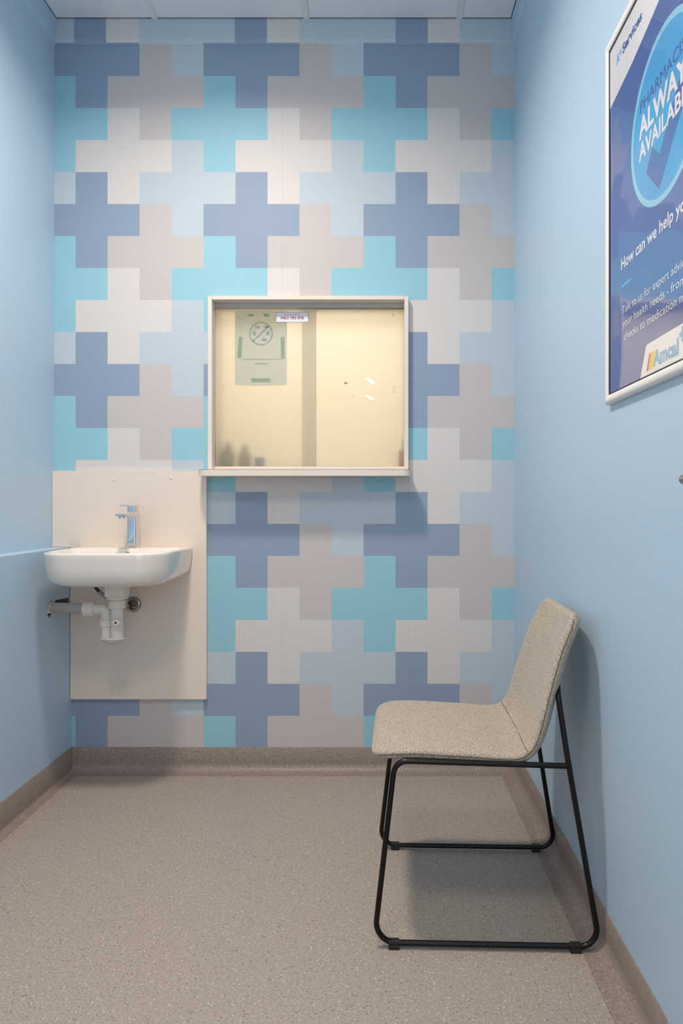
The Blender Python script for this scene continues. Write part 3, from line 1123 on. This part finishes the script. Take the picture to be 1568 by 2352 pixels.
c_pharm = print_mat('print_indigo', rgb(68, 76, 150))
c_logo = print_mat('print_logo_blue', rgb(118, 172, 208))
c_red = print_mat('print_rust', rgb(186, 96, 66))
c_yel = print_mat('print_yellow', rgb(232, 186, 62))
b = bmesh.new()
prism(b, [rect(FWD - .003)], pf, .0008, .0085)
sheet = link('poster_print', b, c_navy, poster)
D = .0085
def flat(name, loops, mat, lay, clip=True):
    b = bmesh.new()
    prism(b, [[(u, h - 1.295) for u, h in lp] for lp in loops], pf, D + .0001 * (lay - 1), D + .0001 * lay)
    return link(name, b, mat, sheet)
i0, i1, ih0, ih1 = U0 + FWD + .0026, PW - FWD - .0026, 1.295 + V0 + FWD + .0026, 1.295 + V1 - FWD - .0026
# white corner: boundary runs through (0.0355, 2.006) and (0.32, ...)
flat('corner_band', [[(i0, 1.967), (.175, 1.986), (.255, 2.003), (.312, 2.016), (i1, 2.075), (i1, ih1), (i0, ih1)]], c_white, 1)
C0 = (0.333, 1.792)
circ = lambda r: [(C0[0] + r * math.cos(2 * math.pi * k / 96), C0[1] + r * math.sin(2 * math.pi * k / 96)) for k in range(96)]
flat('pale_ring', [circ(.164), circ(.1515)], c_ring, 1)
flat('sky_disc', [circ(.1515)], c_sky, 1)
flat('tick_mark', [[(.250, 1.717), (.279, 1.755), (.3135, 1.7234), (.425, 1.838), (.4585, 1.803), (.3115, 1.6568)]], c_tick, 2)
flat('logo_panel', [[(.219, ih0), (.2455, 1.366), (.249, 1.3725), (.256, 1.3755), (i1, 1.3755), (i1, ih0)]], c_white, 1)
flat('accent_dash', [[(.112, 1.5325), (.168, 1.5325), (.172, 1.5368), (.116, 1.5368)]], c_cyan, 1)
flat('logo_stripe', [[(.2505, 1.3225), (.2605, 1.3225), (.2745, 1.3545), (.2645, 1.3545)]], c_red, 2)
flat('logo_stripe', [[(.2625, 1.3225), (.281, 1.3225), (.294, 1.3545), (.2765, 1.3545)]], c_yel, 2)
def ptext(body, u, h, cap, width, mat, bold=0.0, lay=3, align='LEFT', name='lettering', shear=0.0):
    text_mesh(name, body, cap, width, lambda a, b_, d: pq(u + a, h + b_, D + .0001 * lay), mat, sheet, bold=bold, align=align, shear=shear)
ptext('A', .081, 2.041, .019, .0195, c_cyan, .045)
ptext('+', .1005, 2.0445, .019, .0125, c_cyan, .03)
ptext('Services', .119, 2.041, .019, .109, c_navy, .04)
ptext('PHARMACIST', .2195, 1.852, .0235, .228, c_pharm, 0)
ptext('ALWAYS', .213, 1.801, .040, .241, c_white, .035, 4)
ptext('AVAILABLE', .213, 1.757, .033, .241, c_white, .026, 4)
ptext('How can we help you?', .111, 1.572, .0235, .342, c_white, .022)
ptext('Talk to us for expert advice on', .119, 1.4735, .0165, .350, c_white, 0)
ptext('your health needs - from health', .119, 1.4435, .0165, .385, c_white, 0)
ptext('checks to medication management', .1285, 1.4135, .0165, .425, c_white, 0)
ptext('Amcal', .284, 1.326, .0275, .112, c_logo, .045)
ptext('+', .3985, 1.341, .032, .024, c_logo, .05)

# ------------------------------------------------------------------ handle on the right wall, only its end in view
dh = tag(empty('door_handle', (XR, -1.70, 1.098)), 'rounded metal handle end on the right wall at the photo edge', 'handle')
bm = bmesh.new()
lathe(bm, [(.026, -.0003), (.026, -.006), (.023, -.009), (.010, -.0095)], (0, 0, 0), 'X', 32)
link('handle_rose', bm, MAT['chrome_worn'], dh, True)
bm = bmesh.new()
tube(bm, fillet([(-.008, 0, 0), (-.052, 0, 0), (-.052, .0865, 0)], .014, 6), .0085, 20)
link('handle_lever', bm, MAT['chrome_worn'], dh, True)

# ------------------------------------------------------------------ lamps
for (lx, ly, lw, ld), lab in zip(LAMPS, ('round white ceiling downlight nearer to the papered back wall', 'unseen round fill light added on the ceiling nearer to the doorway')):
    cl_ = tag(empty('ceiling_and_fill_light', (lx, ly, ZC)), lab, 'ceiling light', 'ceiling downlights')  # second fitting is added, it carries the soft fill light
    R0 = ld / 2 + .004
    me_ = plain('lamp_diffuser', (1.0, 0.93, 0.84, 1), .5)
    pe_ = me_.node_tree.nodes['Principled BSDF']
    pe_.inputs['Emission Color'].default_value = (1.0, 0.90, 0.80, 1)
    pe_.inputs['Emission Strength'].default_value = PANEL_POWER * (.22 / ld) ** 2
    bm = bmesh.new()
    lathe(bm, [(R0, -.0005), (R0 + .035, -.0005), (R0 + .035, -.003), (R0 + .031, -.006), (R0 + .004, -.008), (R0, -.007)], (0, 0, 0), 'Z', 48)
    link('light_trim', bm, MAT['tbar'], cl_, True)
    bm = bmesh.new()
    lathe(bm, [(R0 - .001, -.0085), (R0 - .001, -.0095)], (0, 0, 0), 'Z', 48)
    link('light_diffuser', bm, me_, cl_)

tube_mat = plain('tube_glow', (1, .97, .92, 1), .5)
tube_mat.node_tree.nodes['Principled BSDF'].inputs['Emission Color'].default_value = (1, .97, .92, 1)
tube_mat.node_tree.nodes['Principled BSDF'].inputs['Emission Strength'].default_value = 110
for (x, y, rz, lab) in ((-.115, -7.72, .2, 'ceiling strip light mirrored in the right pane, upper one'), (-.15, -9.35, .25, 'ceiling strip light mirrored in the right pane, lower one')):
    t = tag(empty('strip_light', (x, y, 2.98), rz), lab, 'ceiling light')
    bm = bmesh.new(); box(bm, -.04, .04, -.22, .22, 0, .03, .004); link('light_housing', bm, MAT['tbar'], t)
    bm = bmesh.new(); box(bm, -.025, .025, -.21, .21, -.004, -.0005, .001); link('light_diffuser', bm, tube_mat, t)
